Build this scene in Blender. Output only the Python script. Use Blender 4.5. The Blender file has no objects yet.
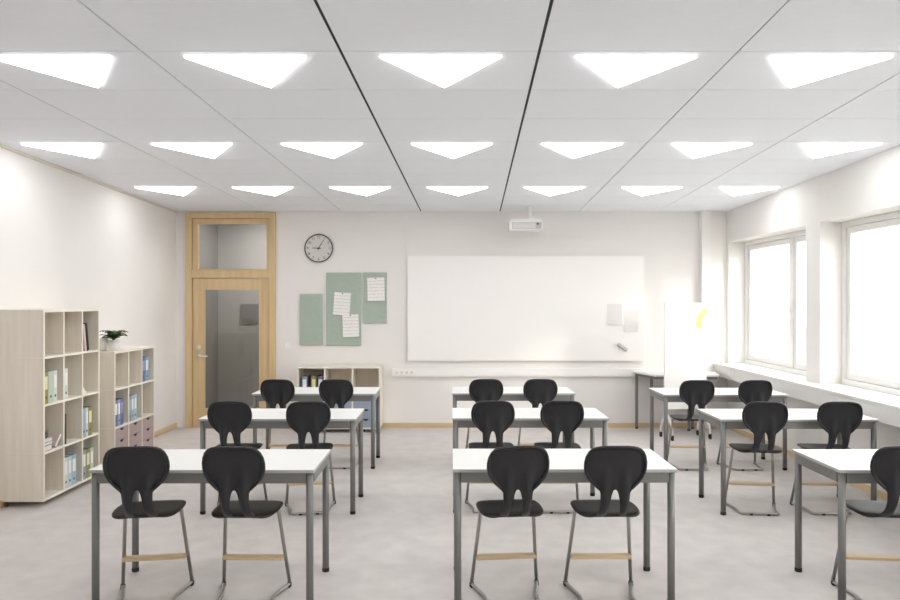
import bpy, bmesh, math, random
from mathutils import Vector, Matrix
random.seed(7)
R = math.radians
SC = bpy.context.scene
COL = SC.collection

# ------------------------------------------------------------------ camera
F = 720.0                      # focal length in pixels of the 900x600 frame
EYE = 1.736                    # camera height
cam = bpy.data.cameras.new('camera'); cam_o = bpy.data.objects.new('camera', cam); COL.objects.link(cam_o)
cam.sensor_width = 36.0; cam.lens = F / 900 * 36
cam.shift_x = -2 / 900; cam.shift_y = 1 / 900
cam.clip_start = 0.05
cam_o.location = (0, 0, EYE); cam_o.rotation_euler = (R(90), 0, 0)
SC.camera = cam_o

# ------------------------------------------------------------------ world, sun, exposure
SC.view_settings.view_transform = 'Standard'; SC.view_settings.look = 'None'
SC.view_settings.gamma = 1.0; SC.view_settings.use_curve_mapping = False
SC.view_settings.exposure = 1.18
W = bpy.data.worlds.new('overcast_sky'); SC.world = W; W.use_nodes = True
W.node_tree.nodes['Background'].inputs[0].default_value = (1.0, 0.99, 0.975, 1)
W.node_tree.nodes['Background'].inputs[1].default_value = 3.0
sun = bpy.data.lights.new('sun', 'SUN'); sun.energy = 0.38; sun.angle = R(3); sun.color = (1.0, 0.93, 0.84)
sun_o = bpy.data.objects.new('sun', sun); COL.objects.link(sun_o)
sun_o.location = (8, 4, 5)
sun_o.rotation_euler = Vector((-1.0, 1.12, -0.42)).to_track_quat('-Z', 'Y').to_euler()
LAMP = 4.6                    # brightness of the ceiling lights
SC.cycles.max_bounces = 10; SC.cycles.diffuse_bounces = 6
SC.cycles.transparent_max_bounces = 12
SC.cycles.use_denoising = True
SC.cycles.sample_clamp_indirect = 6.0

# ------------------------------------------------------------------ materials
def mat(name, col, rough=0.6, metal=0.0, col2=None, scale=(8, 8, 8), detail=3.0, bump=0.0, bscale=None, spec=0.5, coat=0.0):
    m = bpy.data.materials.new(name); m.use_nodes = True
    nt = m.node_tree; b = nt.nodes['Principled BSDF']
    b.inputs['Base Color'].default_value = (*col, 1); b.inputs['Roughness'].default_value = rough
    b.inputs['Metallic'].default_value = metal; b.inputs['Specular IOR Level'].default_value = spec
    b.inputs['Coat Weight'].default_value = coat
    if col2 is not None or bump:
        tc = nt.nodes.new('ShaderNodeTexCoord'); mp = nt.nodes.new('ShaderNodeMapping')
        mp.inputs['Scale'].default_value = scale; nt.links.new(tc.outputs['Object'], mp.inputs['Vector'])
        nz = nt.nodes.new('ShaderNodeTexNoise'); nz.inputs['Scale'].default_value = 1.0; nz.inputs['Detail'].default_value = detail
        nt.links.new(mp.outputs[0], nz.inputs['Vector'])
        if col2 is not None:
            rp = nt.nodes.new('ShaderNodeValToRGB')
            rp.color_ramp.elements[0].position = 0.32; rp.color_ramp.elements[1].position = 0.68
            rp.color_ramp.elements[0].color = (*col, 1); rp.color_ramp.elements[1].color = (*col2, 1)
            nt.links.new(nz.outputs['Fac'], rp.inputs['Fac']); nt.links.new(rp.outputs['Color'], b.inputs['Base Color'])
        if bump:
            bn = nt.nodes.new('ShaderNodeTexNoise'); bn.inputs['Scale'].default_value = bscale or 60; bn.inputs['Detail'].default_value = 2
            nt.links.new(tc.outputs['Object'], bn.inputs['Vector'])
            bp = nt.nodes.new('ShaderNodeBump'); bp.inputs['Strength'].default_value = bump; bp.inputs['Distance'].default_value = 0.004
            nt.links.new(bn.outputs['Fac'], bp.inputs['Height']); nt.links.new(bp.outputs[0], b.inputs['Normal'])
    return m

def glass(name, tint, rough=0.0):
    m = bpy.data.materials.new(name); m.use_nodes = True; nt = m.node_tree; nt.nodes.clear()
    out = nt.nodes.new('ShaderNodeOutputMaterial'); mix = nt.nodes.new('ShaderNodeMixShader')
    tr = nt.nodes.new('ShaderNodeBsdfTransparent'); gl = nt.nodes.new('ShaderNodeBsdfGlossy')
    lw = nt.nodes.new('ShaderNodeLayerWeight'); pw = nt.nodes.new('ShaderNodeMath'); pw.operation = 'POWER'; pw.inputs[1].default_value = 3.0
    ma = nt.nodes.new('ShaderNodeMath'); ma.operation = 'MULTIPLY_ADD'; ma.inputs[1].default_value = 0.6; ma.inputs[2].default_value = 0.04
    lw.inputs[0].default_value = 0.5; nt.links.new(lw.outputs['Facing'], pw.inputs[0]); nt.links.new(pw.outputs[0], ma.inputs[0])
    tr.inputs[0].default_value = (*tint, 1); gl.inputs['Roughness'].default_value = rough
    nt.links.new(ma.outputs[0], mix.inputs[0]); nt.links.new(tr.outputs[0], mix.inputs[1]); nt.links.new(gl.outputs[0], mix.inputs[2])
    nt.links.new(mix.outputs[0], out.inputs[0]); return m

def emit(name, col, strength):
    m = bpy.data.materials.new(name); m.use_nodes = True; nt = m.node_tree; nt.nodes.clear()
    out = nt.nodes.new('ShaderNodeOutputMaterial'); e = nt.nodes.new('ShaderNodeEmission')
    e.inputs[0].default_value = (*col, 1); e.inputs[1].default_value = strength
    nt.links.new(e.outputs[0], out.inputs[0]); return m

def paper_mat(name, col=(0.84, 0.82, 0.79)):
    """white sheet with faint rows of grey handwriting"""
    m = bpy.data.materials.new(name); m.use_nodes = True; nt = m.node_tree; b = nt.nodes['Principled BSDF']
    b.inputs['Roughness'].default_value = 0.8
    tc = nt.nodes.new('ShaderNodeTexCoord'); mp = nt.nodes.new('ShaderNodeMapping'); mp.inputs['Scale'].default_value = (45, 1, 45)
    nt.links.new(tc.outputs['Object'], mp.inputs['Vector'])
    nz = nt.nodes.new('ShaderNodeTexNoise'); nz.inputs['Scale'].default_value = 1.0; nz.inputs['Detail'].default_value = 4
    nt.links.new(mp.outputs[0], nz.inputs['Vector'])
    wv = nt.nodes.new('ShaderNodeTexWave'); wv.bands_direction = 'Z'; wv.inputs['Scale'].default_value = 7.0
    nt.links.new(tc.outputs['Object'], wv.inputs['Vector'])
    mul = nt.nodes.new('ShaderNodeMath'); mul.operation = 'MULTIPLY'
    nt.links.new(nz.outputs['Fac'], mul.inputs[0]); nt.links.new(wv.outputs['Fac'], mul.inputs[1])
    rp = nt.nodes.new('ShaderNodeValToRGB')
    rp.color_ramp.elements[0].position = 0.36; rp.color_ramp.elements[0].color = (*col, 1)
    rp.color_ramp.elements[1].position = 0.52; rp.color_ramp.elements[1].color = (0.66, 0.63, 0.60, 1)
    nt.links.new(mul.outputs[0], rp.inputs['Fac']); nt.links.new(rp.outputs[0], b.inputs['Base Color'])
    return m

M = {}
M['wall'] = mat('wall_paint', (0.80, 0.77, 0.745), 0.85, col2=(0.82, 0.79, 0.765), scale=(1.2, 1.2, 1.2), bump=0.05, bscale=120)
M['wall_white'] = mat('window_wall_paint', (0.80, 0.78, 0.75), 0.8, bump=0.04, bscale=120)
M['casing'] = mat('white_casing', (0.82, 0.81, 0.79), 0.5)
M['ceil_grid'] = mat('ceiling_grid_grey', (0.40, 0.40, 0.40), 0.8)
M['tile'] = mat('ceiling_tile', (0.85, 0.875, 0.92), 0.9, col2=(0.87, 0.895, 0.94), scale=(14, 90, 14), detail=4, bump=0.08, bscale=160)
M['black_gap'] = mat('black_groove', (0.012, 0.012, 0.012), 0.7)
M['floor'] = mat('grey_vinyl', (0.555, 0.52, 0.50), 0.5, col2=(0.63, 0.592, 0.57), scale=(6, 6, 6), detail=12, bump=0.03, bscale=30, spec=0.35)
M['birch'] = mat('birch_wood', (0.61, 0.44, 0.235), 0.5, col2=(0.68, 0.515, 0.30), scale=(18, 18, 1.2), detail=5)
M['birch_board'] = mat('birch_skirting', (0.62, 0.46, 0.26), 0.5, col2=(0.70, 0.54, 0.33), scale=(2, 2, 18), detail=4)
M['ash'] = mat('pale_ash_laminate', (0.72, 0.655, 0.555), 0.55, col2=(0.79, 0.73, 0.635), scale=(22, 22, 1.6), detail=6)
M['ash_edge'] = mat('pale_ash_edge', (0.84, 0.79, 0.70), 0.55)
M['white_top'] = mat('white_laminate', (0.80, 0.795, 0.775), 0.4, spec=0.35)
M['top_edge'] = mat('grey_edge_band', (0.42, 0.42, 0.41), 0.5)
M['steel'] = mat('grey_lacquered_steel', (0.195, 0.193, 0.186), 0.42, 0.25)
M['chrome'] = mat('satin_steel_tube', (0.42, 0.41, 0.39), 0.28, 0.9)
M['black_plastic'] = mat('charcoal_shell_plastic', (0.022, 0.022, 0.025), 0.43, bump=0.04, bscale=400, spec=0.33)
M['nickel'] = mat('satin_nickel', (0.72, 0.68, 0.64), 0.35, 0.4)
M['rubber'] = mat('black_rubber', (0.012, 0.012, 0.012), 0.7)
M['foot_wood'] = mat('beech_footrest', (0.60, 0.44, 0.26), 0.45, col2=(0.68, 0.52, 0.33), scale=(3, 30, 30), detail=4)
M['board'] = mat('whiteboard_enamel', (0.92, 0.90, 0.875), 0.25, spec=0.5)
M['sage'] = mat('sage_felt', (0.37, 0.445, 0.375), 0.95, col2=(0.40, 0.475, 0.405), scale=(30, 30, 30), bump=0.1, bscale=300)
M['paper'] = paper_mat('written_paper')
M['blank_paper'] = mat('plain_paper', (0.74, 0.72, 0.69), 0.8)
M['pale_paper'] = mat('pale_board_paper', (0.77, 0.75, 0.72), 0.8)
M['pin'] = mat('steel_pin', (0.25, 0.25, 0.25), 0.4, 0.6)
M['clock_face'] = mat('clock_dial', (0.66, 0.645, 0.615), 0.6)
M['clock_black'] = mat('clock_black', (0.03, 0.03, 0.03), 0.5)
M['white_plastic'] = mat('white_plastic', (0.86, 0.85, 0.83), 0.45)
M['grey_plastic'] = mat('light_grey_plastic', (0.52, 0.51, 0.49), 0.5)
M['dark_grey'] = mat('dark_grey_plastic', (0.10, 0.10, 0.10), 0.5)
M['window_white'] = mat('white_window_lacquer', (0.82, 0.81, 0.79), 0.4)
M['clear'] = glass('clear_window_glass', (0.97, 0.98, 0.97))
M['smoked'] = glass('door_glass', (0.86, 0.855, 0.84))
M['lamp'] = emit('ceiling_lamp_diffuser', (0.985, 0.99, 1.0), LAMP)
M['pink'] = mat('dusty_rose_drawer', (0.42, 0.32, 0.305), 0.6, col2=(0.45, 0.345, 0.33), scale=(6, 6, 6))
M['blue_drawer'] = mat('grey_blue_drawer', (0.29, 0.355, 0.435), 0.6, col2=(0.32, 0.385, 0.465), scale=(6, 6, 6))
M['notch'] = mat('drawer_cutout', (0.05, 0.03, 0.03), 0.8)
M['leaf'] = mat('dark_leaf', (0.035, 0.065, 0.02), 0.5, col2=(0.08, 0.12, 0.04), scale=(20, 20, 20))
M['soil'] = mat('soil', (0.03, 0.022, 0.015), 0.95)
M['pot'] = mat('white_ceramic', (0.80, 0.78, 0.76), 0.35)
M['yellow'] = mat('yellow_sticky_paper', (0.84, 0.87, 0.26), 0.8)
M['succulent'] = mat('grey_green_leaf', (0.28, 0.34, 0.28), 0.7)
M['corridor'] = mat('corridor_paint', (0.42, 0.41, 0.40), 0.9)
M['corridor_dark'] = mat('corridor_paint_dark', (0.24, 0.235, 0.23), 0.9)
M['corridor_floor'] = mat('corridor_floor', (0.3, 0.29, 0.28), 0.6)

# ------------------------------------------------------------------ helpers
def link(o, parent=None):
    COL.objects.link(o)
    if parent is not None: o.parent = parent
    return o
def obj(name, bm, m, parent=None, smooth=False, mods=()):
    me = bpy.data.meshes.new(name); bmesh.ops.recalc_face_normals(bm, faces=bm.faces[:]); bm.to_mesh(me); bm.free()
    if smooth:
        for p in me.polygons: p.use_smooth = True
    for mm in (m if isinstance(m, (list, tuple)) else [m]): me.materials.append(mm)
    o = bpy.data.objects.new(name, me)
    for kind, kw in mods:
        md = o.modifiers.new(kind.lower(), kind)
        for k, v in kw.items(): setattr(md, k, v)
    return link(o, parent)
def tag(o, label, cat, group=None):
    o['label'] = label; o['category'] = cat
    if group: o['group'] = group
    return o
def thing(name, label, cat, loc=(0, 0, 0), rz=0.0, group=None):
    o = bpy.data.objects.new(name, None); o.empty_display_size = 0.1
    o.location = loc; o.rotation_euler = (0, 0, rz); link(o)
    return tag(o, label, cat, group)
def structure(o, label=None):
    o['kind'] = 'structure'
    if label: o['label'] = label
    return o
def copy_tree(o, parent=None):
    c = o.copy(); COL.objects.link(c); c.parent = parent
    for ch in list(o.children): copy_tree(ch, c)
    return c
def B(): return bmesh.new()
def box(bm, x0, x1, y0, y1, z0, z1, bev=0.0, mi=0):
    vs = [bm.verts.new(p) for p in ((x0, y0, z0), (x1, y0, z0), (x1, y1, z0), (x0, y1, z0), (x0, y0, z1), (x1, y0, z1), (x1, y1, z1), (x0, y1, z1))]
    fs = [bm.faces.new([vs[i] for i in q]) for q in ((3, 2, 1, 0), (4, 5, 6, 7), (0, 1, 5, 4), (1, 2, 6, 5), (2, 3, 7, 6), (3, 0, 4, 7))]
    for f in fs: f.material_index = mi
    if bev:
        es = list({e for f in fs for e in f.edges})
        bmesh.ops.bevel(bm, geom=es, offset=bev, segments=2, affect='EDGES', profile=0.6)
    return vs
def bbox(x0, x1, y0, y1, z0, z1, bev=0.0):
    bm = B(); box(bm, x0, x1, y0, y1, z0, z1, bev); return bm
def ring(bm, c, t, n, r, seg):
    b = t.cross(n)
    return [bm.verts.new(c + (n * math.cos(2 * math.pi * k / seg) + b * math.sin(2 * math.pi * k / seg)) * r) for k in range(seg)]
def tube(bm, pts, r, seg=10, closed=False, caps=True):
    pts = [Vector(p) for p in pts]; N = len(pts); n = None; rings = []
    for i, p in enumerate(pts):
        if closed: t = (pts[(i + 1) % N] - pts[i - 1]).normalized()
        else: t = (pts[min(i + 1, N - 1)] - pts[max(i - 1, 0)]).normalized()
        if n is None:
            a = Vector((0, 0, 1)) if abs(t.z) < 0.9 else Vector((1, 0, 0))
            n = (a - t * a.dot(t)).normalized()
        else: n = (n - t * n.dot(t)).normalized()
        rr = r[i] if isinstance(r, (list, tuple)) else r
        rings.append(ring(bm, p, t, n, rr, seg))
    pairs = [(rings[i], rings[i + 1]) for i in range(N - 1)] + ([(rings[-1], rings[0])] if closed else [])
    for a, b in pairs:
        for k in range(seg): bm.faces.new((a[k], a[(k + 1) % seg], b[(k + 1) % seg], b[k]))
    if caps and not closed: bm.faces.new(rings[0][::-1]); bm.faces.new(rings[-1])
def fillet(pts, r, n=4):
    pts = [Vector(p) for p in pts]; out = [pts[0]]
    for a, b, c in zip(pts, pts[1:], pts[2:]):
        u = (a - b); v = (c - b); d = min(r, u.length * 0.45, v.length * 0.45)
        p = b + u.normalized() * d; q = b + v.normalized() * d
        for k in range(n + 1):
            t = k / n; out.append(p * (1 - t) ** 2 + b * 2 * t * (1 - t) + q * t * t)
    return out + [pts[-1]]
def cyl(bm, p0, p1, r, seg=16): tube(bm, [p0, p1], r, seg)
def lathe(bm, prof, seg=20, c=(0, 0, 0)):
    rs = []
    for r, z in prof: rs.append([bm.verts.new((c[0] + r * math.cos(2 * math.pi * k / seg), c[1] + r * math.sin(2 * math.pi * k / seg), c[2] + z)) for k in range(seg)])
    for a, b in zip(rs, rs[1:]):
        for k in range(seg): bm.faces.new((a[k], a[(k + 1) % seg], b[(k + 1) % seg], b[k]))
    bm.faces.new(rs[0][::-1]); bm.faces.new(rs[-1])
def prism(bm, outline, axis, a0, a1):
    """outline of 2-D points extruded along an axis ('x','y','z')"""
    def P(u, v, a): return {'x': (a, u, v), 'y': (u, a, v), 'z': (u, v, a)}[axis]
    A = [bm.verts.new(P(u, v, a0)) for u, v in outline]; Bv = [bm.verts.new(P(u, v, a1)) for u, v in outline]
    bm.faces.new(A); bm.faces.new(Bv[::-1]); n = len(A)
    for i in range(n): bm.faces.new((A[i], A[(i + 1) % n], Bv[(i + 1) % n], Bv[i]))

# room dimensions
XL, XR, YB, YF = -3.80, 3.78, 9.90, -2.5
CZ0, CSL = 3.187, 0.0222                       # the ceiling falls gently towards the whiteboard wall
def cz(y): return CZ0 - CSL * y
SKEW = 0.0306                                  # the tile joints run slightly askew to the walls
def px_x(px, y): return (px - 452) * y / F
def px_z(py, y): return EYE - (py - 301) * y / F

# ------------------------------------------------------------------ floor and walls
floor = structure(obj('floor', bbox(XL - 0.2, 4.3, YF - 0.2, YB, -0.08, 0.0), M['floor']), 'grey mottled vinyl classroom floor')
def sloped_box(bm, x0, x1, y0, y1, z0, extra=0.0):
    vs = box(bm, x0, x1, y0, y1, z0, 3.0)
    for v in vs[4:]: v.co.z = cz(v.co.y) + extra
bm = B(); sloped_box(bm, XL - 0.2, XL, YF - 0.2, YB + 0.12, 0.0, 0.06); structure(obj('wall_left', bm, M['wall']), 'plain warm white wall behind the bookcases')
bm = B(); sloped_box(bm, XL, 4.3, YF - 0.2, YF, 0.0, 0.06); structure(obj('wall_front', bm, M['wall']))
DX0, DX1, DZ = px_x(186.5, YB), px_x(276.0, YB), px_z(213.0, YB)       # door opening
bm = B()
sloped_box(bm, XL, DX0, YB, YB + 0.12, 0.0, 0.06)
sloped_box(bm, DX0, DX1, YB, YB + 0.12, DZ, 0.06)
sloped_box(bm, DX1, 4.3, YB, YB + 0.12, 0.0, 0.06)
structure(obj('wall_back', bm, M['wall']), 'warm white wall carrying the whiteboard')
# window wall with two deep openings, plus three unseen ones added for their light
SILL, HEAD, XW = 0.875, 2.545, 4.02
WIN = [(7.69, 9.84), (5.23, 7.396), (2.77, 4.936), (0.31, 2.476), (-2.15, 0.016)]
bm = B()
box(bm, XR, XR + 0.36, YF, YB, 0.0, SILL)
sloped_box(bm, XR, XR + 0.36, YF, YB, HEAD, 0.06)
for a, b in ((YF, -2.15), (0.016, 0.31), (2.476, 2.77), (4.936, 5.23), (7.396, 7.69), (9.84, YB)): box(bm, XR, XR + 0.36, a, b, SILL, HEAD)
structure(obj('wall_right', bm, M['wall_white']), 'white window wall with deep reveals and a slim pier')

# ground plane outside, added to cut the sky light coming from below
structure(obj('ground', bbox(4.6, 60, -40, 60, -0.55, -0.45), mat('added_ground_grey', (0.27, 0.265, 0.255), 0.9, col2=(0.31, 0.305, 0.295), scale=(0.6, 0.6, 0.6))), 'grey ground outside the windows, added to dim light from below')

# skirting boards
structure(obj('baseboard_left', bbox(XL, XL + 0.016, YF, YB, 0, 0.065, 0.003), M['birch_board']), 'birch skirting along the bookcase wall')
bm = B(); box(bm, DX1 + 0.002, XR - 0.02, YB - 0.016, YB, 0, 0.062, 0.003)
structure(obj('baseboard_back', bm, M['birch_board']), 'birch skirting under the whiteboard')
structure(obj('baseboard_right', bbox(XR - 0.016, XR, YF, YB - 0.02, 0, 0.062, 0.003), M['birch_board']), 'birch skirting under the windows')

# boxed pipe in the corner and the cable ledge under the windows
bm = B(); x0, x1 = px_x(702, 9.8), px_x(710.5, 9.8)
vs = box(bm, x0, x1, 9.80, YB, 0.0, 3.0)
for v in vs[4:]: v.co.z = cz(v.co.y)
structure(obj('trim_1', bm, M['casing']), 'white boxed pipe running up the corner')
bm = B(); box(bm, 3.60, XR, YF, YB, 0.715, 0.862, 0.004)
ledge = structure(obj('trim_2', bm, M['casing']), 'long white cable ledge under the windows')
obj('sill_board', bbox(3.585, XW, YF, YB - 0.005, 0.862, SILL + 0.012, 0.003), M['window_white'], ledge)
for y in (9.2, 8.05, 6.55):
    for k in range(2):
        obj('socket', bbox(3.594, 3.601, y + k * 0.085, y + 0.075 + k * 0.085, 0.745, 0.825, 0.002), M['white_plastic'], ledge)
bm = B(); vs = box(bm, XL, XL + 0.025, YF, YB, 3.0, 3.1)
for v in vs: v.co.z = cz(v.co.y) - (0.022 if v in vs[:4] else 0.0)
structure(obj('trim_3', bm, mat('ceiling_angle', (0.72, 0.67, 0.58), 0.7)), 'narrow beige angle strip where wall meets ceiling')

# ------------------------------------------------------------------ ceiling: slab, tiles, black grooves
bm = B(); vs = box(bm, XL, XR + 0.36, YF, YB, 3.0, 3.2)
for v in vs: v.co.z = cz(v.co.y) + (0.022 if v in vs[:4] else 0.10)
ceiling = structure(obj('ceiling', bm, M['ceil_grid']), 'light grey tiled ceiling with rows of triangular lights')
TY0, TD, TW = 3.93, 0.672, 1.086
def bx_line(k, y): return -0.426 + TW * k - (YB - y) * SKEW
def clip_poly(poly, a, b, c):                 # keep a*x+b*y<=c
    out = []
    for i in range(len(poly)):
        p, q = poly[i], poly[(i + 1) % len(poly)]
        fp, fq = a * p[0] + b * p[1] - c, a * q[0] + b * q[1] - c
        if fp <= 0: out.append(p)
        if fp * fq < 0:
            t = fp / (fp - fq); out.append((p[0] + (q[0] - p[0]) * t, p[1] + (q[1] - p[1]) * t))
    return out
G = 0.0055
for n in range(-10, 9):
    ya, yb = TY0 + n * TD + 0.004, TY0 + (n + 1) * TD - 0.004
    if yb > YB - 0.01: yb = YB - 0.001
    if ya < YF: ya = YF + 0.001
    if yb - ya < 0.05: continue
    for k in range(-4, 6):
        gl = 0.0085 if k in (0, 1) else G; gr = 0.0085 if k + 1 in (0, 1) else G
        poly = [(bx_line(k, ya) + gl, ya), (bx_line(k + 1, ya) - gr, ya), (bx_line(k + 1, yb) - gr, yb), (bx_line(k, yb) + gl, yb)]
        poly = clip_poly(poly, -1, 0, -(XL + 0.026)); poly = clip_poly(poly, 1, 0, XR - 0.001) if len(poly) > 2 else []
        if len(poly) < 3: continue
        ar = abs(sum(poly[i][0] * poly[(i + 1) % len(poly)][1] - poly[(i + 1) % len(poly)][0] * poly[i][1] for i in range(len(poly)))) / 2
        if ar < 0.004: continue
        bm = B()
        lo = [bm.verts.new((x, y, cz(y))) for x, y in poly]; hi = [bm.verts.new((x, y, cz(y) + 0.02)) for x, y in poly]
        bm.faces.new(lo[::-1]); bm.faces.new(hi); L = len(lo)
        for i in range(L): bm.faces.new((lo[i], lo[(i + 1) % L], hi[(i + 1) % L], hi[i]))
        obj('ceiling_tile', bm, M['tile'], ceiling)
for k in (0, 1):
    bm = B(); vs = []
    for y in (YF, YB - 0.002):
        x = bx_line(k, y)
        for dx, dz in ((-0.008, 0.003), (0.008, 0.003), (0.008, 0.019), (-0.008, 0.019)): vs.append(bm.verts.new((x + dx, y, cz(y) + dz)))
    for q in ((0, 1, 2, 3), (7, 6, 5, 4), (0, 4, 5, 1), (1, 5, 6, 2), (2, 6, 7, 3), (3, 7, 4, 0)): bm.faces.new([vs[i] for i in q])
    obj('black_groove', bm, M['black_gap'], ceiling)

# ------------------------------------------------------------------ triangular ceiling lights
ORD = ['first', 'second', 'third', 'fourth', 'fifth', 'sixth', 'seventh']
def ceiling_light(n, k, label):
    y0 = TY0 + n * TD; yb_, yt = y0 + 0.066, y0 + 0.594
    ym = (yb_ + yt) / 2; c = (bx_line(k, ym) + bx_line(k + 1, ym)) / 2
    cb, ct = c + (yb_ - ym) * SKEW, c + (yt - ym) * SKEW
    tri = [(cb - 0.337, yb_), (cb + 0.337, yb_), (ct, yt)]
    bm = B(); rows = []
    for shrink, dz in ((0.0, 0.0), (0.0, -0.010), (0.02, -0.014)):
        gx, gy = sum(p[0] for p in tri) / 3, sum(p[1] for p in tri) / 3
        rows.append([bm.verts.new((x + (gx - x) * shrink, y + (gy - y) * shrink, cz(y) + dz - 0.0003)) for x, y in tri])
    for a, b in zip(rows, rows[1:]):
        for i in range(3): bm.faces.new((a[i], a[(i + 1) % 3], b[(i + 1) % 3], b[i]))
    bm.faces.new(rows[0][::-1]); bm.faces.new(rows[-1])
    tag(obj('ceiling_light', bm, M['lamp']), label, 'ceiling light', 'triangular ceiling lights')
for n, ks, rn in ((-3, range(-2, 3), 'unseen row added for fill'), (0, range(-2, 3), 'row farthest from the whiteboard'), (3, range(-3, 4), 'middle row'), (6, range(-3, 4), 'row nearest the whiteboard')):  # the first row is out of view, added to brighten the room
    for i, k in enumerate(ks):
        ceiling_light(n, k, 'glowing triangular ceiling light, %s, %s from the bookcase side' % (rn, ORD[i]))

# ------------------------------------------------------------------ windows
def rect_frame(bm, x0, x1, ya, yb, za, zb, w, wb=None):
    wb = wb or w
    box(bm, x0, x1, ya, yb, za, za + wb, 0.003); box(bm, x0, x1, ya, yb, zb - w, zb, 0.003)
    box(bm, x0, x1, ya, ya + w, za + wb, zb - w, 0.003); box(bm, x0, x1, yb - w, yb, za + wb, zb - w, 0.003)
for i, (ya, yb) in enumerate(WIN):
    w = bpy.data.objects.new('window_%d' % (i + 1), None); link(w); w.location = (XW, (ya + yb) / 2, SILL)
    structure(w, ['white window beside the whiteboard corner with a lever handle', 'white window at the picture edge, nearer the front', 'unseen third window added for fill light', 'unseen fourth window added for fill light', 'unseen fifth window added for fill light'][i])
    dy = (ya + yb) / 2
    def L(bm): bmesh.ops.translate(bm, verts=bm.verts[:], vec=(-XW, -dy, -SILL)); return bm
    z0, z1 = SILL + 0.012, HEAD
    bm = B(); rect_frame(bm, XW - 0.02, XW + 0.09, ya + 0.002, yb - 0.002, z0, z1 - 0.002, 0.055)
    obj('outer_frame', L(bm), M['window_white'], w)
    mid = 8.50 if i == 0 else ya + 0.89
    obj('mullion', L(bbox(XW - 0.012, XW + 0.085, mid - 0.03, mid + 0.03, z0 + 0.055, z1 - 0.057, 0.003)), M['window_white'], w)
    for a, b in ((ya + 0.06, mid - 0.033), (mid + 0.033, yb - 0.06)):
        bm = B(); rect_frame(bm, XW + 0.005, XW + 0.065, a, b, z0 + 0.058, z1 - 0.06, 0.062)
        s = obj('sash', L(bm), M['window_white'], w)
        obj('pane', L(bbox(XW + 0.030, XW + 0.036, a + 0.06, b - 0.06, z0 + 0.118, z1 - 0.12)), M['clear'], s)
    hb = B(); zc = px_z(312, 8.55) if i == 0 else 1.6
    box(hb, XW - 0.025, XW - 0.010, mid + 0.02, mid + 0.045, zc - 0.06, zc + 0.06, 0.004)
    tube(hb, fillet([(XW - 0.02, mid + 0.033, zc + 0.02), (XW - 0.06, mid + 0.033, zc + 0.02), (XW - 0.06, mid + 0.033, zc - 0.11)], 0.015), 0.009, 8)
    obj('handle', L(hb), M['white_plastic'], w)

# ------------------------------------------------------------------ door with transom, and the corridor behind it
door = bpy.data.objects.new('door_1', None); link(door); door.location = ((DX0 + DX1) / 2, YB, 0)
structure(door, 'birch framed glazed door with a glazed transom above')
dox = (DX0 + DX1) / 2
def LD(bm): bmesh.ops.translate(bm, verts=bm.verts[:], vec=(-dox, -YB, 0)); return bm
fw = 0.085
TB0, TB1 = px_z(278, YB), px_z(270.5, YB)
bm = B()
box(bm, DX0, DX0 + fw, YB - 0.045, YB + 0.12, 0, DZ, 0.004); box(bm, DX1 - fw, DX1, YB - 0.045, YB + 0.12, 0, DZ, 0.004)
box(bm, DX0 + fw, DX1 - fw, YB - 0.045, YB + 0.12, DZ - 0.075, DZ, 0.004)
obj('frame', LD(bm), M['birch'], door)
obj('transom_bar', LD(bbox(DX0 + fw - 0.001, DX1 - fw + 0.001, YB - 0.04, YB + 0.10, TB0, TB1, 0.006)), M['birch'], door)
# transom sash
ta, tb, tz0, tz1 = DX0 + fw + 0.004, DX1 - fw - 0.004, TB1, DZ - 0.079
def xz_frame(bm, a, b, y0, y1, z0, z1, l, r, t, bo):
    box(bm, a, a + l, y0, y1, z0, z1, 0.003); box(bm, b - r, b, y0, y1, z0, z1, 0.003)
    box(bm, a + l, b - r, y0, y1, z1 - t, z1, 0.003); box(bm, a + l, b - r, y0, y1, z0, z0 + bo, 0.003)
bm = B(); xz_frame(bm, ta, tb, YB - 0.015, YB + 0.05, tz0, tz1, 0.072, 0.040, 0.075, 0.02)
ts = obj('transom_sash', LD(bm), M['birch'], door)
obj('pane', LD(bbox(ta + 0.067, tb - 0.036, YB + 0.012, YB + 0.018, tz0 + 0.015, tz1 - 0.07)), M['smoked'], ts)
# leaf
gx0, gx1, gz0, gz1 = px_x(204.6, YB), px_x(260.2, YB), px_z(409, YB), px_z(289.0, YB)
la, lb, lz = DX0 + fw + 0.008, DX1 - fw - 0.008, TB0 - 0.008
bm = B(); xz_frame(bm, la, lb, YB - 0.008, YB + 0.035, 0.008, lz, gx0 - la, lb - gx1, lz - gz1, gz0 - 0.008)
leaf = obj('leaf', LD(bm), M['birch'], door)
obj('pane', LD(bbox(gx0 - 0.004, gx1 + 0.004, YB + 0.008, YB + 0.014, gz0 - 0.004, gz1 + 0.004)), M['smoked'], leaf)
bm = B(); xz_frame(bm, gx0 - 0.006, gx1 + 0.006, YB - 0.018, YB + 0.004, gz0 - 0.006, gz1 + 0.006, 0.018, 0.018, 0.018, 0.018)
obj('glazing_bead', LD(bm), M['birch'], leaf)
hx, hz = px_x(199.5, YB), px_z(356, YB)
bm = B(); cyl(bm, (hx, YB - 0.024, hz), (hx, YB - 0.012, hz), 0.027, 20)
tube(bm, fillet([(hx, YB - 0.02, hz), (hx, YB - 0.065, hz), (hx + 0.13, YB - 0.065, hz)], 0.02), 0.010, 10)
obj('handle', LD(bm), M['nickel'], leaf, True)
hz2 = px_z(347.5, YB); bm = B(); cyl(bm, (hx, YB - 0.026, hz2), (hx, YB - 0.012, hz2), 0.030, 20); box(bm, hx - 0.006, hx + 0.006, YB - 0.04, YB - 0.024, hz2 - 0.018, hz2 + 0.018, 0.002)
obj('lock', LD(bm), M['nickel'], leaf)
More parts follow.
